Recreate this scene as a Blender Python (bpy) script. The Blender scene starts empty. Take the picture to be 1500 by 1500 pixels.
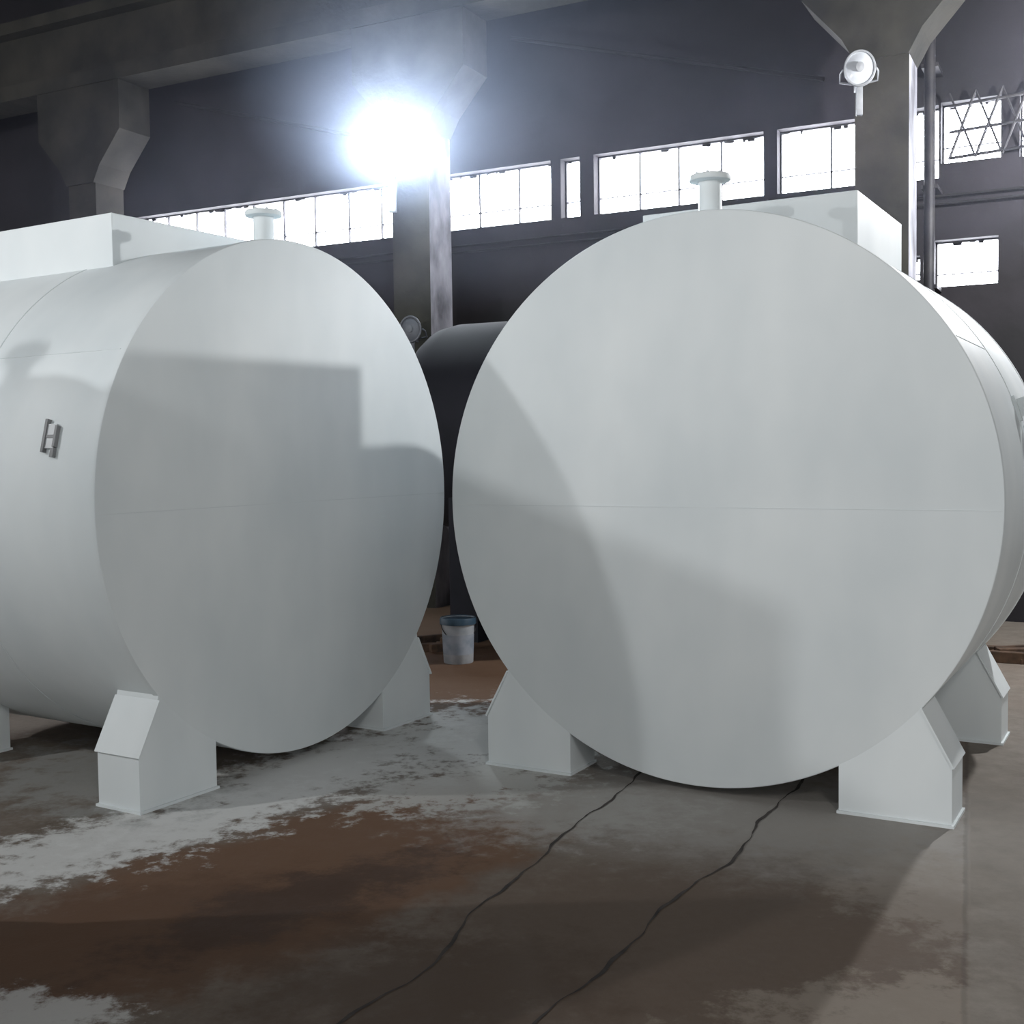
import bpy, bmesh, math, random
from mathutils import Matrix, Vector
random.seed(4)
sc=bpy.context.scene
COL=bpy.context.collection
# ------------------------------------------------------------ materials
def newmat(name):
    m=bpy.data.materials.new(name);m.use_nodes=True
    nt=m.node_tree;return m,nt,nt.nodes['Principled BSDF']
def noisemat(name,c1,c2,scale=3,rough=.5,metal=0,detail=4,bump=0,r2=None,stretch=(1,1,1),lo=.35,hi=.65,bscale=None):
    m,nt,b=newmat(name);N=nt.nodes;L=nt.links
    tc=N.new('ShaderNodeTexCoord');mp=N.new('ShaderNodeMapping');mp.inputs['Scale'].default_value=stretch
    L.new(tc.outputs['Object'],mp.inputs[0])
    n=N.new('ShaderNodeTexNoise');n.inputs['Scale'].default_value=scale;n.inputs['Detail'].default_value=detail
    L.new(mp.outputs[0],n.inputs['Vector'])
    r=N.new('ShaderNodeValToRGB');r.color_ramp.elements[0].position=lo;r.color_ramp.elements[1].position=hi
    r.color_ramp.elements[0].color=(*c1,1);r.color_ramp.elements[1].color=(*c2,1)
    L.new(n.outputs['Fac'],r.inputs[0]);L.new(r.outputs[0],b.inputs['Base Color'])
    b.inputs['Roughness'].default_value=rough;b.inputs['Metallic'].default_value=metal
    if bump:
        n2=N.new('ShaderNodeTexNoise');n2.inputs['Scale'].default_value=bscale or scale*4;n2.inputs['Detail'].default_value=5
        L.new(mp.outputs[0],n2.inputs['Vector'])
        bp=N.new('ShaderNodeBump');bp.inputs['Strength'].default_value=bump;bp.inputs['Distance'].default_value=.02
        L.new(n2.outputs['Fac'],bp.inputs['Height']);L.new(bp.outputs[0],b.inputs['Normal'])
    return m
def emimat(name,col,st):
    m=bpy.data.materials.new(name);m.use_nodes=True;nt=m.node_tree
    nt.nodes.remove(nt.nodes['Principled BSDF']);e=nt.nodes.new('ShaderNodeEmission')
    e.inputs[0].default_value=(*col,1);e.inputs[1].default_value=st
    nt.links.new(e.outputs[0],nt.nodes['Material Output'].inputs[0]);return m
M_white=noisemat('white_primer_paint',(.625,.675,.69),(.75,.79,.795),1.5,.55,0,3,stretch=(1,1,.6),lo=.3,hi=.7)
M_seam=noisemat('painted_weld_seam',(.60,.65,.66),(.66,.70,.71),6,.5)
M_dark=noisemat('dark_wall',(.005,.0045,.006),(.018,.015,.020),.7,.85,0,6,.2,bscale=8)  # very dark mottled wall tone
M_ceil=noisemat('dark_roof',(.010,.010,.011),(.02,.02,.022),.6,.9,0,5)
M_conc=noisemat('old_column_concrete',(.014,.014,.011),(.040,.037,.029),1.6,.9,0,6,.3,bscale=12)
M_peel_lit=noisemat('lit_peeling_paint',(.10,.10,.115),(.32,.32,.36),3,.9,0,8,.3,bscale=14,lo=.36,hi=.60,stretch=(1,1,.5))  # peeling paint, lightened so its colour carries the side light
M_steel=noisemat('dark_steel',(.015,.015,.02),(.04,.038,.04),4,.6,.3)
M_black=noisemat('black_steel',(.006,.006,.007),(.014,.013,.015),4,.9)  # near-black steel tone for the wall bracing
M_dtank=noisemat('dark_tank_steel',(.004,.005,.010),(.010,.010,.018),2,.8,.0)
M_win=emimat('overcast_daylight_glass',(.90,.92,1),22)
M_glow=emimat('lit_floodlight_glass',(.86,.95,1),120)
M_grey=noisemat('lamp_housing_grey',(.30,.31,.33),(.42,.43,.45),6,.45,.3)
M_glass=noisemat('dull_lamp_glass',(.45,.47,.5),(.6,.62,.66),5,.15)
M_dull=noisemat('dark_lamp',(.06,.065,.08),(.12,.13,.15),5,.5)  # dark grey tone for the lower lamp
M_blue=noisemat('blue_plastic_rim',(.03,.07,.11),(.06,.11,.16),5,.4)
M_pail=noisemat('pail_plastic',(.40,.44,.48),(.56,.59,.62),9,.4)
M_label=noisemat('pail_label',(.30,.35,.42),(.42,.46,.52),9,.5,lo=.4,hi=.6)
M_plate=noisemat('nameplate_metal',(.14,.145,.15),(.24,.245,.25),4,.6,.1)
M_plate2=noisemat('nameplate_face',(.45,.47,.48),(.55,.57,.58),4,.5,.1)
M_scrap=noisemat('rusty_scrap',(.03,.02,.015),(.13,.075,.045),7,.9)
M_crack=noisemat('muddy_groove',(.022,.018,.016),(.06,.05,.045),9,.9)
# ------------------------------------------------------------ helpers
def finish(bm,name,mats,parent=None,mw=None,smooth=False):
    me=bpy.data.meshes.new(name);bmesh.ops.recalc_face_normals(bm,faces=bm.faces[:]);bm.to_mesh(me);bm.free()
    for m in (mats if isinstance(mats,(list,tuple)) else [mats]):me.materials.append(m)
    o=bpy.data.objects.new(name,me);COL.objects.link(o)
    if smooth:
        for p in me.polygons:p.use_smooth=True
        me.set_sharp_from_angle(angle=math.radians(35))
    if parent:o.parent=parent
    if mw is not None:o.matrix_world=mw
    return o
def box(bm,x0,x1,y0,y1,z0,z1,mi=0,bev=0):
    vs=[bm.verts.new((x,y,z)) for x in(x0,x1) for y in(y0,y1) for z in(z0,z1)]
    fs=[bm.faces.new([vs[i] for i in f]) for f in((0,1,3,2),(4,6,7,5),(0,4,5,1),(2,3,7,6),(0,2,6,4),(1,5,7,3))]
    if bev:
        es=list({e for f in fs for e in f.edges})
        r=bmesh.ops.bevel(bm,geom=es,offset=bev,segments=2,affect='EDGES',profile=.6);fs=[f for f in bm.faces if f.is_valid and f in set(r['faces'])]+[f for f in fs if f.is_valid]
    for f in fs:
        if f.is_valid:f.material_index=mi
def lathe(bm,prof,seg=48,M=Matrix(),mi=0,cap=True):
    rings=[]
    for r,z in prof:
        rings.append([bm.verts.new(M@Vector((r*math.cos(2*math.pi*i/seg),r*math.sin(2*math.pi*i/seg),z))) for i in range(seg)])
    for a,b in zip(rings,rings[1:]):
        for i in range(seg):
            f=bm.faces.new((a[i],a[(i+1)%seg],b[(i+1)%seg],b[i]));f.material_index=mi
    if cap:
        for r in(rings[0],rings[-1]):
            f=bm.faces.new(r);f.material_index=mi
def tube(bm,pts,r,seg=10,mi=0):
    rings=[]
    for i,p in enumerate(pts):
        p=Vector(p);a=Vector(pts[max(i-1,0)]);b=Vector(pts[min(i+1,len(pts)-1)])
        q=(b-a).to_track_quat('Z','Y')
        rings.append([bm.verts.new(p+q@Vector((r*math.cos(2*math.pi*k/seg),r*math.sin(2*math.pi*k/seg),0))) for k in range(seg)])
    for a,b in zip(rings,rings[1:]):
        for k in range(seg):
            f=bm.faces.new((a[k],a[(k+1)%seg],b[(k+1)%seg],b[k]));f.material_index=mi
    for r_ in(rings[0],rings[-1]):
        f=bm.faces.new(r_);f.material_index=mi
def empty(name,loc=(0,0,0),rz=0):
    e=bpy.data.objects.new(name,None);COL.objects.link(e);e.location=loc;e.rotation_euler=(0,0,rz);e.empty_display_size=.3;return e
# ------------------------------------------------------------ tanks
R=1.5;LEN=2.12
RXt=Matrix.Rotation(-math.pi/2,4,'X') # local z -> +y
def tank(name,loc,rot,zc,lug,plate):
    e=empty(name,loc,rot)
    bm=bmesh.new()
    M=Matrix.Translation((0,0,zc))@RXt
    lathe(bm,[(R-.010,0),(R-.003,.003),(R,.010),(R,.04),(R-.004,.043),(R-.004,LEN-.043),(R,LEN-.04),(R,LEN-.01),(R-.01,LEN)],160,M)
    finish(bm,'shell',M_white,e,smooth=True)
    bm=bmesh.new()
    box(bm,-R+.012,R-.012,-.0018,.002,zc-.029,zc-.025)          # horizontal weld of the head plate
    for d in(1.06,):
        lathe(bm,[(R-.006,d-.006),(R-.0005,d-.003),(R-.0005,d+.003),(R-.006,d+.006)],120,M)
    for sg in(1,-1):
        a=math.radians(32)
        x=sg*(R-.004)*math.cos(a);z=zc+(R-.004)*math.sin(a)
        tube(bm,[(x,.05,z),(x,1.06,z)],.003,6)
    finish(bm,'weld_seams',M_seam,e,smooth=True)
    n=0
    for sg in(1,-1):
        for d0 in(0,1.77):
            n+=1;bm=bmesh.new();d1=d0+.31
            ti,to,tt=.744,1.276,1.135
            prof=[(ti,.012),(to,.012),(to,.285),(tt+.012,.53)]
            for k in range(13):
                u=tt+(ti-tt)*k/12
                prof.append((u,zc-math.sqrt((R-.006)**2-u*u)))
            fr=[bm.verts.new((sg*u,d0+.001,z)) for u,z in prof];bk=[bm.verts.new((sg*u,d1,z)) for u,z in prof]
            bm.faces.new(fr);bm.faces.new(bk)
            for i in range(len(prof)):
                j=(i+1)%len(prof);bm.faces.new((fr[i],fr[j],bk[j],bk[i]))
            a,b=sorted((sg*(ti-.008),sg*(to+.012)));box(bm,a,b,d0-.012,d1+.012,0,.014)
            p1=Vector((to+.004,0,.285));p2=Vector((tt+.004,0,.545));nn=Vector((p2.z-p1.z,0,-(p2.x-p1.x))).normalized()*.009
            q=[p1,p2+(p2-p1).normalized()*.012,p2+(p2-p1).normalized()*.012+nn,p1+nn]
            A=[bm.verts.new((sg*v.x,d0-.012,v.z)) for v in q];B=[bm.verts.new((sg*v.x,d1+.012,v.z)) for v in q]
            bm.faces.new(A);bm.faces.new(B)
            for i in range(4):
                j=(i+1)%4;bm.faces.new((A[i],A[j],B[j],B[i]))
            finish(bm,'saddle_support_%d'%n,M_white,e)
    bm=bmesh.new();box(bm,-.6365,.6365,.83,2.01,zc+1.2,3.219,bev=.006)
    finish(bm,'hatch_box',M_white,e)
    bm=bmesh.new();Z0=zc+R
    lathe(bm,[(.075,Z0-.03),(.075,Z0+.004),(.062,Z0+.01),(.062,3.225),(.066,3.228),(.108,3.232),(.110,3.236),(.110,3.258),(.106,3.262),(.05,3.262),(.048,3.25),(.0,3.25)],40,Matrix.Translation((0,.25,0)),cap=False)
    for k in range(8):
        a=k*math.pi/4+.2
        lathe(bm,[(.009,3.262),(.009,3.272),(.004,3.274)],6,Matrix.Translation((.085*math.cos(a),.25+.085*math.sin(a),0)))
    finish(bm,'vent_nozzle',M_white,e,smooth=True)
    def onside(th,d,name,build,mat):
        bm=bmesh.new();build(bm)
        sg=1 if th>0 else -1;a=abs(th)
        zdir=Vector((sg*math.cos(a),0,math.sin(a)));ydir=Vector((-sg*math.sin(a),0,math.cos(a)));xdir=ydir.cross(zdir)
        mt=Matrix((xdir,ydir,zdir)).transposed().to_4x4();mt.translation=Vector((0,d,zc))+zdir*R
        bm.transform(mt);finish(bm,name,mat,e,smooth=False)
    if plate:
        def bp(bm):
            box(bm,-.052,-.034,-.08,.09,-.01,.018);box(bm,-.034,.03,-.06,.065,-.01,.010,1);box(bm,.03,.046,-.055,.055,-.01,.018);box(bm,-.034,.045,-.008,.008,-.01,.014);box(bm,.018,.042,-.105,-.06,-.01,.014)
        onside(plate[0],plate[1],'nameplate',bp,[M_plate,M_plate2])
    if lug:
        def bl(bm):
            box(bm,-.05,.05,-.07,.07,-.012,.012);box(bm,-.008,.008,-.05,.05,.01,.075)
            lathe(bm,[(.022,.0),(.022,.05)],16,Matrix.Translation((0,-.12,0)))
            tube(bm,[(-.02,-.1,.03),(.03,-.16,.035),(.02,-.24,.02)],.004,6)
        onside(lug[0],lug[1],'lifting_lug',bl,M_white)
    return e
tank('storage_tank',(.9531,6.1162,0),math.radians(-29.6256),1.5355,(math.radians(18.3),1.10),None)
tank('storage_tank',(-1.2442,6.967,0),math.radians(58.9),1.5585,None,(-math.radians(13.8),.35))
# unseen third tank, added so its hatch shadow falls on the right tank
tank('storage_tank',(-3.66,4.22,0),math.radians(192.6),1.5355,None,None)
# ------------------------------------------------------------ hall shell
HZ=Matrix.Rotation(math.radians(-27),4,'Z')
def hall(bm):bm.transform(HZ)
WD=13.0;ZB=4.60;ZT=5.30
S0,S1=-32,14
wins=[(-13.6,-12.95,ZB,ZT),(-12.75,-8.05,ZB,ZT),(-7.60,-6.04,ZB,ZT),(-5.91,-5.66,ZB,ZT),(-5.48,-3.45,ZB,ZT),(-3.30,-2.2,ZB,ZT),(-2.15,-1.62,ZB-.02,ZT+.02),(-1.60,-1.02,4.72,ZT+.04),(-.85,1.6,4.70,ZT+.04)]
wlow=[(-2.10,-1.80,3.55,3.80),(-1.66,-1.04,3.46,3.94)]
bm=bmesh.new();T=.35
box(bm,S0,S1,WD,WD+T,ZT+.04,9.2)
edges=S0
for (a,b,z0,z1) in wins:
    box(bm,edges,a,WD,WD+T,4.5,ZT+.04)
    box(bm,a,b,WD,WD+T,4.5,z0)
    if z1<ZT+.039:box(bm,a,b,WD,WD+T,z1,ZT+.04)
    edges=b
box(bm,edges,S1,WD,WD+T,4.5,ZT+.04)
box(bm,S0,S1,WD,WD+T,4.0,4.5)
edges=S0
for (a,b,z0,z1) in wlow:
    box(bm,edges,a,WD,WD+T,3.4,4.0);box(bm,a,b,WD,WD+T,3.4,z0);box(bm,a,b,WD,WD+T,z1,4.0);edges=b
box(bm,edges,S1,WD,WD+T,3.4,4.0)
box(bm,S0,S1,WD,WD+T,0,3.4)
hall(bm);finish(bm,'wall_back',M_dark)
for i,(a,b,z0,z1) in enumerate(wins+wlow):
    e=empty('window_%d'%(i+1))
    bm=bmesh.new();box(bm,a,b,WD+.22,WD+.24,z0,z1);hall(bm);finish(bm,'glass',M_win,e)
    bm=bmesh.new()
    fw=.016
    box(bm,a,b,WD+.14,WD+.2,z0,z0+fw);box(bm,a,b,WD+.14,WD+.2,z1-fw,z1);box(bm,a,a+fw,WD+.14,WD+.2,z0,z1);box(bm,b-fw,b,WD+.14,WD+.2,z0,z1)
    n=max(1,round((b-a)/.50))
    for k in range(1,n):
        s=a+(b-a)*k/n+random.uniform(-.02,.02);box(bm,s-.009,s+.009,WD+.15,WD+.19,z0,z1)
    zz=z0+(z1-z0)*.30;box(bm,a,b,WD+.15,WD+.19,zz-.005,zz+.005)
    for k in range(int((b-a)*6)):
        s=random.uniform(a,b-.08);box(bm,s,s+random.uniform(.02,.10),WD+.15,WD+.17,z1-random.uniform(.02,.05),z1)
    hall(bm);finish(bm,'frame',M_steel,e)
bm=bmesh.new()
for z in(5.28,5.02,4.76):
    tube(bm,[(-1.5,12.85,z-.03),(1.8,12.85,z+.12)],.016,6)
for k in range(12):
    s=-1.5+k*.25
    tube(bm,[(s,12.85,4.72),(s+.25,12.85,5.38)],.015,6);tube(bm,[(s+.25,12.85,4.72),(s,12.85,5.38)],.012,6)
hall(bm);finish(bm,'lattice_truss',M_steel)
def column(s,side,dn=12.0,w=.50,dp=.5):
    bm=bmesh.new()
    box(bm,s-w/2,s+w/2,dn-dp/2,dn+dp/2,0,6.79,0)
    g=.5
    prof=[(-w/2,5.5),(w/2,5.5),(w/2+.12,5.72),(w/2+g,6.15),(w/2+g,6.79),(-w/2-g,6.79),(-w/2-g,6.15),(-w/2-.12,5.72)]
    A=[bm.verts.new((s+x,dn-dp/2-.04,z)) for x,z in prof];B=[bm.verts.new((s+x,dn+dp/2+.02,z)) for x,z in prof]
    bm.faces.new(A);bm.faces.new(B)
    for i in range(len(prof)):
        j=(i+1)%len(prof);bm.faces.new((A[i],A[j],B[j],B[i]))
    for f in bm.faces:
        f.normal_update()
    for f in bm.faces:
        if abs(f.normal.x)>.9 and f.calc_center_median().x>s+w/2-.05 and f.calc_area()>2:f.material_index=1  # right face takes the paler paint, side light put into its colour
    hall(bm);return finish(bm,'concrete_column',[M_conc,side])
for s in(-17.7,-12.45,-7.25,-1.98,3.3):column(s,M_peel_lit if s in(-7.25,-1.98) else M_conc)
bm=bmesh.new();box(bm,S0+1,S1-1,11.72,12.28,6.8,7.0);box(bm,S0+1,S1-1,11.9,12.1,7.0,7.7);box(bm,S0+1,S1-1,11.7,12.3,7.7,7.86)
hall(bm);finish(bm,'crane_beam',M_conc)
bm=bmesh.new();tube(bm,[(-1.66,12.62,0),(-1.66,12.62,8.98)],.055,16);tube(bm,[(-1.84,12.62,3.2),(-1.84,12.62,8.98)],.022,10)
for z in(1.5,3.4,4.4,5.6):box(bm,-1.74,-1.58,12.6,12.99,z,z+.04)
hall(bm);finish(bm,'drain_pipe',M_steel,smooth=True)
# bracing and conduits high on the wall
bm=bmesh.new()
for s in(-11.9,-6.65,-1.4):
    tube(bm,[(s+.2,12.8,6.75),(s+3.9,12.8,5.7)],.025,8)
for z in(4.38,4.30):tube(bm,[(-20,12.93,z),(4,12.93,z)],.014,8)
hall(bm);finish(bm,'wall_bracing',M_black,smooth=True)
bm=bmesh.new();box(bm,-34,20,-12,WD+.2,9.0,9.2);hall(bm);finish(bm,'ceiling',M_ceil)
bm=bmesh.new()
for s in range(-30,14,5):
    box(bm,s-.2+2.6,s+.2+2.6,-10,WD,8.4,9.0)
hall(bm);finish(bm,'roof_beams',M_ceil)
# ------------------------------------------------------------ floor material
m,nt,b=newmat('workshop_floor');N=nt.nodes;L=nt.links
tc=N.new('ShaderNodeTexCoord');pos=tc.outputs['Object']
def noise(scale,detail=6,rough=.6,off=0):
    n=N.new('ShaderNodeTexNoise');n.inputs['Scale'].default_value=scale;n.inputs['Detail'].default_value=detail;n.inputs['Roughness'].default_value=rough
    if off:
        mp=N.new('ShaderNodeMapping');mp.inputs['Location'].default_value=(off,off*.7,0);L.new(pos,mp.inputs[0]);L.new(mp.outputs[0],n.inputs['Vector'])
    else:L.new(pos,n.inputs['Vector'])
    return n.outputs['Fac']
def mth(op,a,b_=None,c=None,clamp=False):
    n=N.new('ShaderNodeMath');n.operation=op;n.use_clamp=clamp
    for i,v in enumerate((a,b_,c)):
        if v is None:continue
        if isinstance(v,(int,float)):n.inputs[i].default_value=v
        else:L.new(v,n.inputs[i])
    return n.outputs[0]
def blob(cx,cy,rx,ry,deg,nz,amp=1.3,soft=.35):
    mp=N.new('ShaderNodeMapping');mp.vector_type='TEXTURE';mp.inputs['Location'].default_value=(cx,cy,0);mp.inputs['Rotation'].default_value=(0,0,math.radians(deg));mp.inputs['Scale'].default_value=(rx,ry,1)
    L.new(pos,mp.inputs[0]);v=N.new('ShaderNodeVectorMath');v.operation='LENGTH';L.new(mp.outputs[0],v.inputs[0])
    d=mth('ADD',v.outputs['Value'],mth('MULTIPLY',mth('SUBTRACT',nz,.5),amp*2))
    mr=N.new('ShaderNodeMapRange');mr.interpolation_type='SMOOTHSTEP';L.new(d,mr.inputs['Value'])
    mr.inputs['From Min'].default_value=1-soft;mr.inputs['From Max'].default_value=1+soft;mr.inputs['To Min'].default_value=1;mr.inputs['To Max'].default_value=0
    return mr.outputs['Result']
def mix(fac,c1,c2):
    n=N.new('ShaderNodeMix');n.data_type='RGBA'
    if isinstance(fac,(int,float)):n.inputs['Factor'].default_value=fac
    else:L.new(fac,n.inputs['Factor'])
    for k,c in(('A',c1),('B',c2)):
        i=[x for x in n.inputs if x.name==k and x.type=='RGBA'][0]
        if isinstance(c,tuple):i.default_value=(*c,1)
        else:L.new(c,i)
    return [x for x in n.outputs if x.type=='RGBA'][0]
n1=noise(1.6,8,.65);n2=noise(5,8,.7,3.1);n4=noise(22,6,.7,1.3);n5=noise(7,8,.7,5.9)
def ramp(v,a,b_):
    mr=N.new('ShaderNodeMapRange');L.new(v,mr.inputs['Value']);mr.inputs['From Min'].default_value=a;mr.inputs['From Max'].default_value=b_;return mr.outputs['Result']
base=mix(ramp(n1,.35,.65),(.105,.080,.060),(.180,.148,.122))
base=mix(mth('MULTIPLY',ramp(n4,.4,.7),.35),base,(.24,.205,.175))
def over(base,mask,col,k=1):return mix(mth('MULTIPLY',mask,k,clamp=True),base,col)
base=over(base,blob(.7,4.3,1.2,.9,20,n2,1.0),(.120,.085,.063),.75)
base=over(base,blob(.2,11.2,5,2.6,-27,n1,.8),(.17,.10,.06),.8)
base=over(base,blob(1.1,5.8,1.9,.70,-25,n2,.9,.6),(.31,.295,.275),.85)
base=over(base,blob(-.9,5.1,1.5,.66,50,n1,1.0,.3),(.145,.076,.040),.92)
base=over(base,blob(-1.45,4.35,1.0,.55,25,n2,1.0,.3),(.110,.057,.031),.85)
base=over(base,blob(-.9,4.7,.8,.22,45,n2,1.6,.4),(.055,.031,.021),.75)
base=over(base,blob(-.3,3.9,.6,.4,10,n2,1.4,.5),(.085,.058,.042),.7)
base=over(base,blob(-.35,9.6,.8,1.3,0,n2,.8),(.18,.10,.058),.8)
W=(.64,.645,.63)
base=over(base,blob(-1.85,5.55,1.05,.34,46,n5,2.0,.35),W,.88)
base=over(base,blob(-1.15,6.65,1.4,.42,62,n5,1.7,.35),W,.88)
base=over(base,blob(-.30,7.4,.5,.9,0,n5,2.2,.35),W,.85)
base=over(base,blob(-.28,6.35,.60,.40,30,n5,2.4,.35),(.54,.54,.515),.8)
base=over(base,blob(-1.60,3.72,.40,.16,-20,n5,2.2,.35),W,.7)
base=over(base,blob(-2.4,6.6,.5,.8,40,n2,2.0,.5),(.30,.31,.30),.6)
base=over(base,blob(.20,5.9,.6,.45,0,n5,2.0,.6),(.38,.375,.355),.6)
base=over(base,blob(1.2,3.7,.5,.2,10,n5,2.2,.4),(.30,.26,.215),.6)
base=over(base,blob(1.75,4.6,.35,.7,20,n5,2.2,.5),(.28,.25,.215),.5)
sep=N.new('ShaderNodeSeparateXYZ');L.new(pos,sep.inputs[0])
q=mth('SUBTRACT',mth('MULTIPLY',sep.outputs[0],.9318),mth('MULTIPLY',sep.outputs[1],.363))
q=mth('ADD',q,mth('MULTIPLY',n2,.03))
slab=ramp(q,.010,.03)
base=over(base,slab,mix(ramp(n2,.3,.7),(.15,.13,.108),(.26,.235,.205)),.7)
seam=mth('MULTIPLY',ramp(q,-.005,.004),mth('SUBTRACT',1.0,ramp(q,.012,.022)))
base=over(base,seam,(.06,.05,.045),.3)
L.new(base,b.inputs['Base Color'])
rr=N.new('ShaderNodeMapRange');L.new(n1,rr.inputs['Value']);rr.inputs['From Min'].default_value=.3;rr.inputs['From Max'].default_value=.7;rr.inputs['To Min'].default_value=.65;rr.inputs['To Max'].default_value=.9
L.new(rr.outputs[0],b.inputs['Roughness'])
b.inputs['Specular IOR Level'].default_value=.3
bp=N.new('ShaderNodeBump');bp.inputs['Strength'].default_value=.35;bp.inputs['Distance'].default_value=.01
L.new(mth('ADD',n2,mth('MULTIPLY',n4,.5)),bp.inputs['Height']);L.new(bp.outputs[0],b.inputs['Normal'])
bm=bmesh.new();box(bm,-34,20,-12,WD+.3,-.2,0);hall(bm);finish(bm,'floor',m)
def groove(name,pts,w):
    P=[]
    for a,b_ in zip(pts,pts[1:]):
        n=max(2,int((Vector(b_)-Vector(a)).length/.03))
        for k in range(n):P.append(Vector(a).lerp(Vector(b_),k/n))
    P.append(Vector(pts[-1]));bm=bmesh.new();prev=None
    for _ in range(8):P=[P[0]]+[(P[i-1]+P[i]*2+P[i+1])/4 for i in range(1,len(P)-1)]+[P[-1]]
    ph=random.random()*6
    for i,p in enumerate(P):
        t=(P[min(i+1,len(P)-1)]-P[max(i-1,0)]).normalized();nrm=Vector((-t.y,t.x))
        off=math.sin(i*.17+ph)*.014+math.sin(i*.45+ph*2)*.007+math.sin(i*1.1+ph)*.003;ww=w*(.65+.35*math.sin(i*.31+ph)+random.uniform(-.15,.15))
        c=p+nrm*off;cur=[bm.verts.new((*(c+nrm*ww),.0025)),bm.verts.new((*(c-nrm*ww),.0025))]
        if prev:bm.faces.new((prev[0],prev[1],cur[1],cur[0]))
        prev=cur
    return finish(bm,name,M_crack)
groove('floor_crack',[(1.6,8.2),(.66,6.41),(.134,5.25),(-.20,4.45),(-.27,4.15),(-.57,3.65),(-1.0,3.0)],.008)
groove('floor_crack',[(2.3,7.6),(1.37,5.99),(.99,5.18),(.67,4.70),(.26,3.97),(.06,3.63),(-.3,3.0)],.009)
# ------------------------------------------------------------ paint bucket
e=empty('paint_bucket',(-.48,10.1,0),.3)
bm=bmesh.new()
lathe(bm,[(.125,0),(.128,.004),(.142,.34),(.150,.342),(.151,.352),(.143,.354),(.145,.385),(.139,.385),(.135,.35),(.122,.012),(0,.012)],48,cap=False)
finish(bm,'pail_body',M_pail,e,smooth=True)
bm=bmesh.new();lathe(bm,[(.149,.335),(.158,.337),(.158,.375),(.152,.392),(.146,.392),(.144,.380),(0,.378)],48,cap=False);finish(bm,'lid_rim',M_blue,e,smooth=True)
bm=bmesh.new();lathe(bm,[(.1318,.08),(.1385,.25)],48,cap=False);bmesh.ops.delete(bm,geom=[f for f in bm.faces if f.calc_center_median().y>.06],context='FACES');finish(bm,'label',M_label,e,smooth=True)
bm=bmesh.new();tube(bm,[(.155*math.cos(a),-.02-.155*math.sin(a)*.45,.34-.14*math.sin(a)) for a in[math.pi*k/16 for k in range(17)]],.004,6);finish(bm,'wire_handle',M_steel,e,smooth=True)
# ------------------------------------------------------------ floodlights
def flood(s,dn,z,gl,hm,big=1.0,rz=0,arm=.42):
    p=HZ@Vector((s,dn,z));e=empty('floodlight',p,math.radians(-12)+rz)
    bm=bmesh.new()
    M=Matrix.Rotation(math.pi/2,4,'X')@Matrix.Diagonal((.85,1,1,1)).to_4x4() # local z -> -y
    lathe(bm,[(.03,-.16),(.09,-.14),(.14,-.06),(.165,.0),(.172,.02),(.165,.035),(.150,.035),(.145,.015)],40,Matrix.Scale(big,4)@M,cap=False)
    box(bm,-.03*big,.03*big,.0,.06,-.42*big,-.12*big,0,.01)
    box(bm,-.05,.05,.05,.16,-.05,.05)
    tube(bm,[(-.15*big,.0,0),(-.17*big,.05,-.02),(-.17*big,.12,-.08),(0,.17,-.1),(.17*big,.12,-.08),(.17*big,.05,-.02),(.15*big,.0,0)],.01,6)
    box(bm,-.03,.03,.1,arm,-.13,-.07)
    finish(bm,'housing',hm,e,smooth=True)
    bm=bmesh.new();lathe(bm,[(.150,.022),(.1,.04),(.05,.048),(.001,.05)],40,Matrix.Scale(big,4)@M,cap=False)
    finish(bm,'glass',gl,e,smooth=True)
    if gl is not M_glow:
        bm=bmesh.new();lathe(bm,[(.02,.04),(.045,.06),(.045,.07),(.0,.075)],20,Matrix.Scale(big,4)@M,cap=False)
        finish(bm,'bulb',hm,e,smooth=True)
    return p
pm=flood(-7.28,11.4,5.17,M_glow,M_grey,1.5,arm=.3)
flood(-2.12,11.4,5.32,M_glass,M_grey,arm=.3)
flood(-7.12,11.5,3.22,M_dull,M_dull,.9,arm=.2)
# ------------------------------------------------------------ dark tank and scrap behind
e=empty('dark_storage_tank',HZ@Vector((-4.45,10.55,0)),math.radians(63))
bm=bmesh.new();lathe(bm,[(.8,-1.7),(.95,-1.66),(1.02,-1.56),(1.05,-1.4),(1.05,1.4),(1.02,1.56),(.95,1.66),(.8,1.7)],64,Matrix.Translation((0,0,2.06))@RXt);finish(bm,'shell',M_dtank,e,smooth=True)
bm=bmesh.new()
for d in(-1.2,.9):box(bm,-.8,.8,d,d+.3,0,1.45)
finish(bm,'supports',M_dtank,e)
def scrap(name,cx,cy,n,sp):
    bm=bmesh.new()
    for k in range(n):
        x=cx+random.uniform(-sp,sp);y=cy+random.uniform(-sp*.4,sp*.4);a=random.uniform(-.5,.5);l=random.uniform(.08,.3);w=random.uniform(.02,.06);h=random.uniform(.02,.12)
        b2=bmesh.new();box(b2,-l,l,-w,w,0,h,0,.006)
        b2.transform(Matrix.Translation((x,y,0))@Matrix.Rotation(a,4,'Z'))
        me=bpy.data.meshes.new('x');b2.to_mesh(me);b2.free();bm.from_mesh(me);bpy.data.meshes.remove(me)
    finish(bm,name,M_scrap)
scrap('scrap_pile',-.75,10.78,10,.3)
scrap('scrap_pile',4.6,10.0,22,.7)
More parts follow.
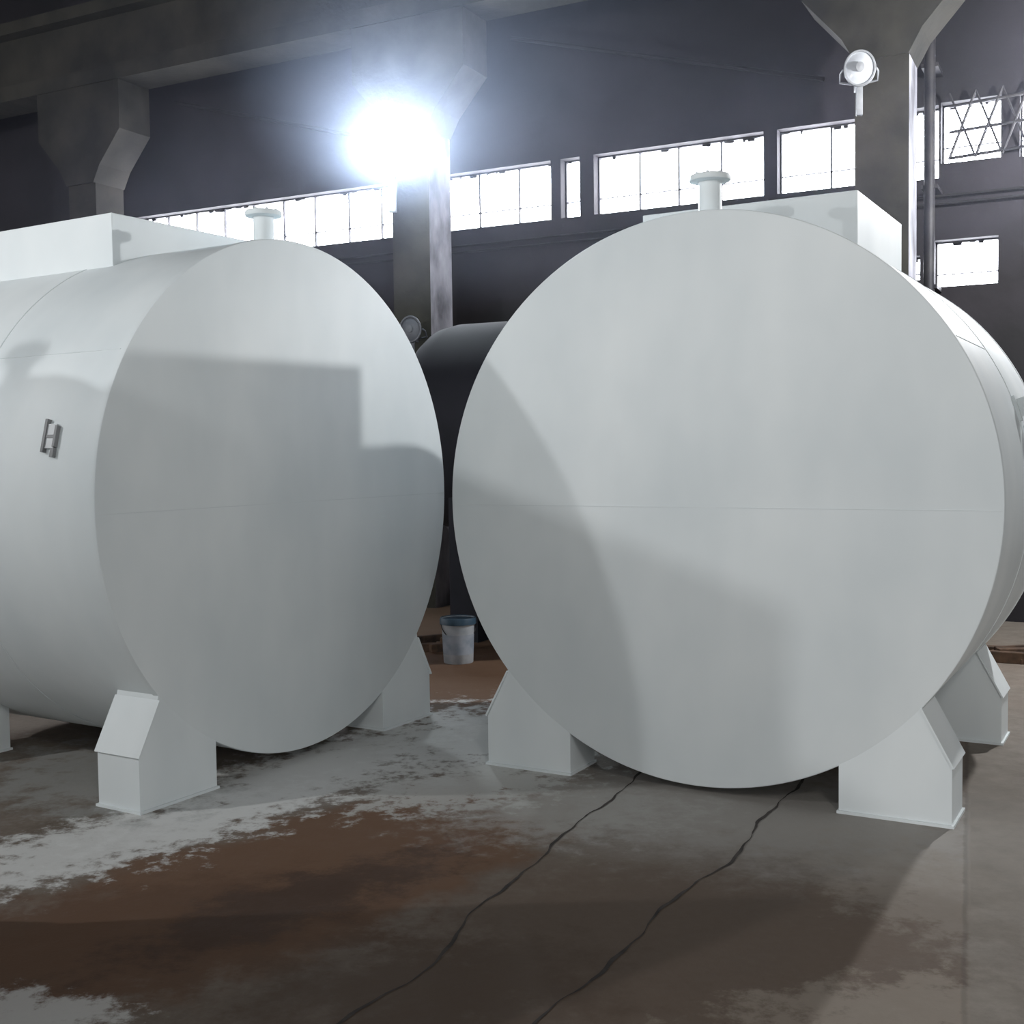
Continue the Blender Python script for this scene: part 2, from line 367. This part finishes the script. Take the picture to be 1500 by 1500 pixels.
# ------------------------------------------------------------ lights
def lamp(name,kind,loc,en,col=(1,1,1),**k):
    l=bpy.data.lights.new(name,kind);l.energy=en;l.color=col
    for a,v in k.items():setattr(l,a,v)
    o=bpy.data.objects.new(name,l);COL.objects.link(o);o.location=loc;return o
lamp('work_lamp_right','POINT',(5.28,9.36,4.64),850,(.98,.99,1),shadow_soft_size=.06)
d=(Vector((0,0,1.8))-pm).normalized()
o=lamp('floodlight_beam','SPOT',pm+d*.32,4200,(.74,.88,1),shadow_soft_size=.15,spot_size=math.radians(72),spot_blend=.35)
aim=Vector((d.x,d.y,0)).normalized();aim.z=math.tan(math.radians(10))
o.rotation_euler=aim.to_track_quat('-Z','Y').to_euler()
lamp('floodlight_spill','POINT',pm+d*.32+Vector((0,0,.1)),130,(.80,.93,1),shadow_soft_size=.15)
lamp('work_lamp_left','POINT',(-8.6,4.3,5.1),700,(.98,.99,1),shadow_soft_size=.1)
lamp('shadow_lamp_near','POINT',(-5.38,-.03,4.76),520,(.98,.99,1),shadow_soft_size=.07)  # unseen lamp, added to throw the third tank's shadow
lamp('fill_lamp_front','POINT',(1.5,-3.5,6.2),600,(1,.98,.95),shadow_soft_size=.5)  # unseen fill added behind the camera to brighten the tank faces
w=bpy.data.worlds.new('hall_ambient');sc.world=w;w.use_nodes=True
bg=w.node_tree.nodes['Background'];bg.inputs[0].default_value=(.975,.985,1,1);bg.inputs[1].default_value=1.15
# thin haze added in the far bay to spread the lamp's glare
vm=bpy.data.materials.new('glare_haze');vm.use_nodes=True;vn=vm.node_tree
vn.nodes.remove(vn.nodes['Principled BSDF']);vs=vn.nodes.new('ShaderNodeVolumeScatter')
vs.inputs['Color'].default_value=(.75,.8,1,1);vs.inputs['Density'].default_value=.009;vs.inputs['Anisotropy'].default_value=.72
vn.links.new(vs.outputs[0],vn.nodes['Material Output'].inputs['Volume'])
bm=bmesh.new();box(bm,-24,6,8.3,11.1,3.25,8.35);hall(bm);finish(bm,'glare_haze',vm)
# ------------------------------------------------------------ camera
cam=bpy.data.cameras.new('camera');cam.sensor_width=36;cam.lens=36*1722.43/1500;cam.clip_end=200
co=bpy.data.objects.new('camera',cam);COL.objects.link(co)
co.matrix_world=Matrix.Translation((0,0,1.8094))@Matrix.Rotation(math.pi/2-.0510,4,'X')@Matrix.Rotation(-.0137,4,'Z')
sc.camera=co
try:
    sc.view_settings.view_transform='Standard';sc.view_settings.look='None'
except Exception as ex:print(ex)
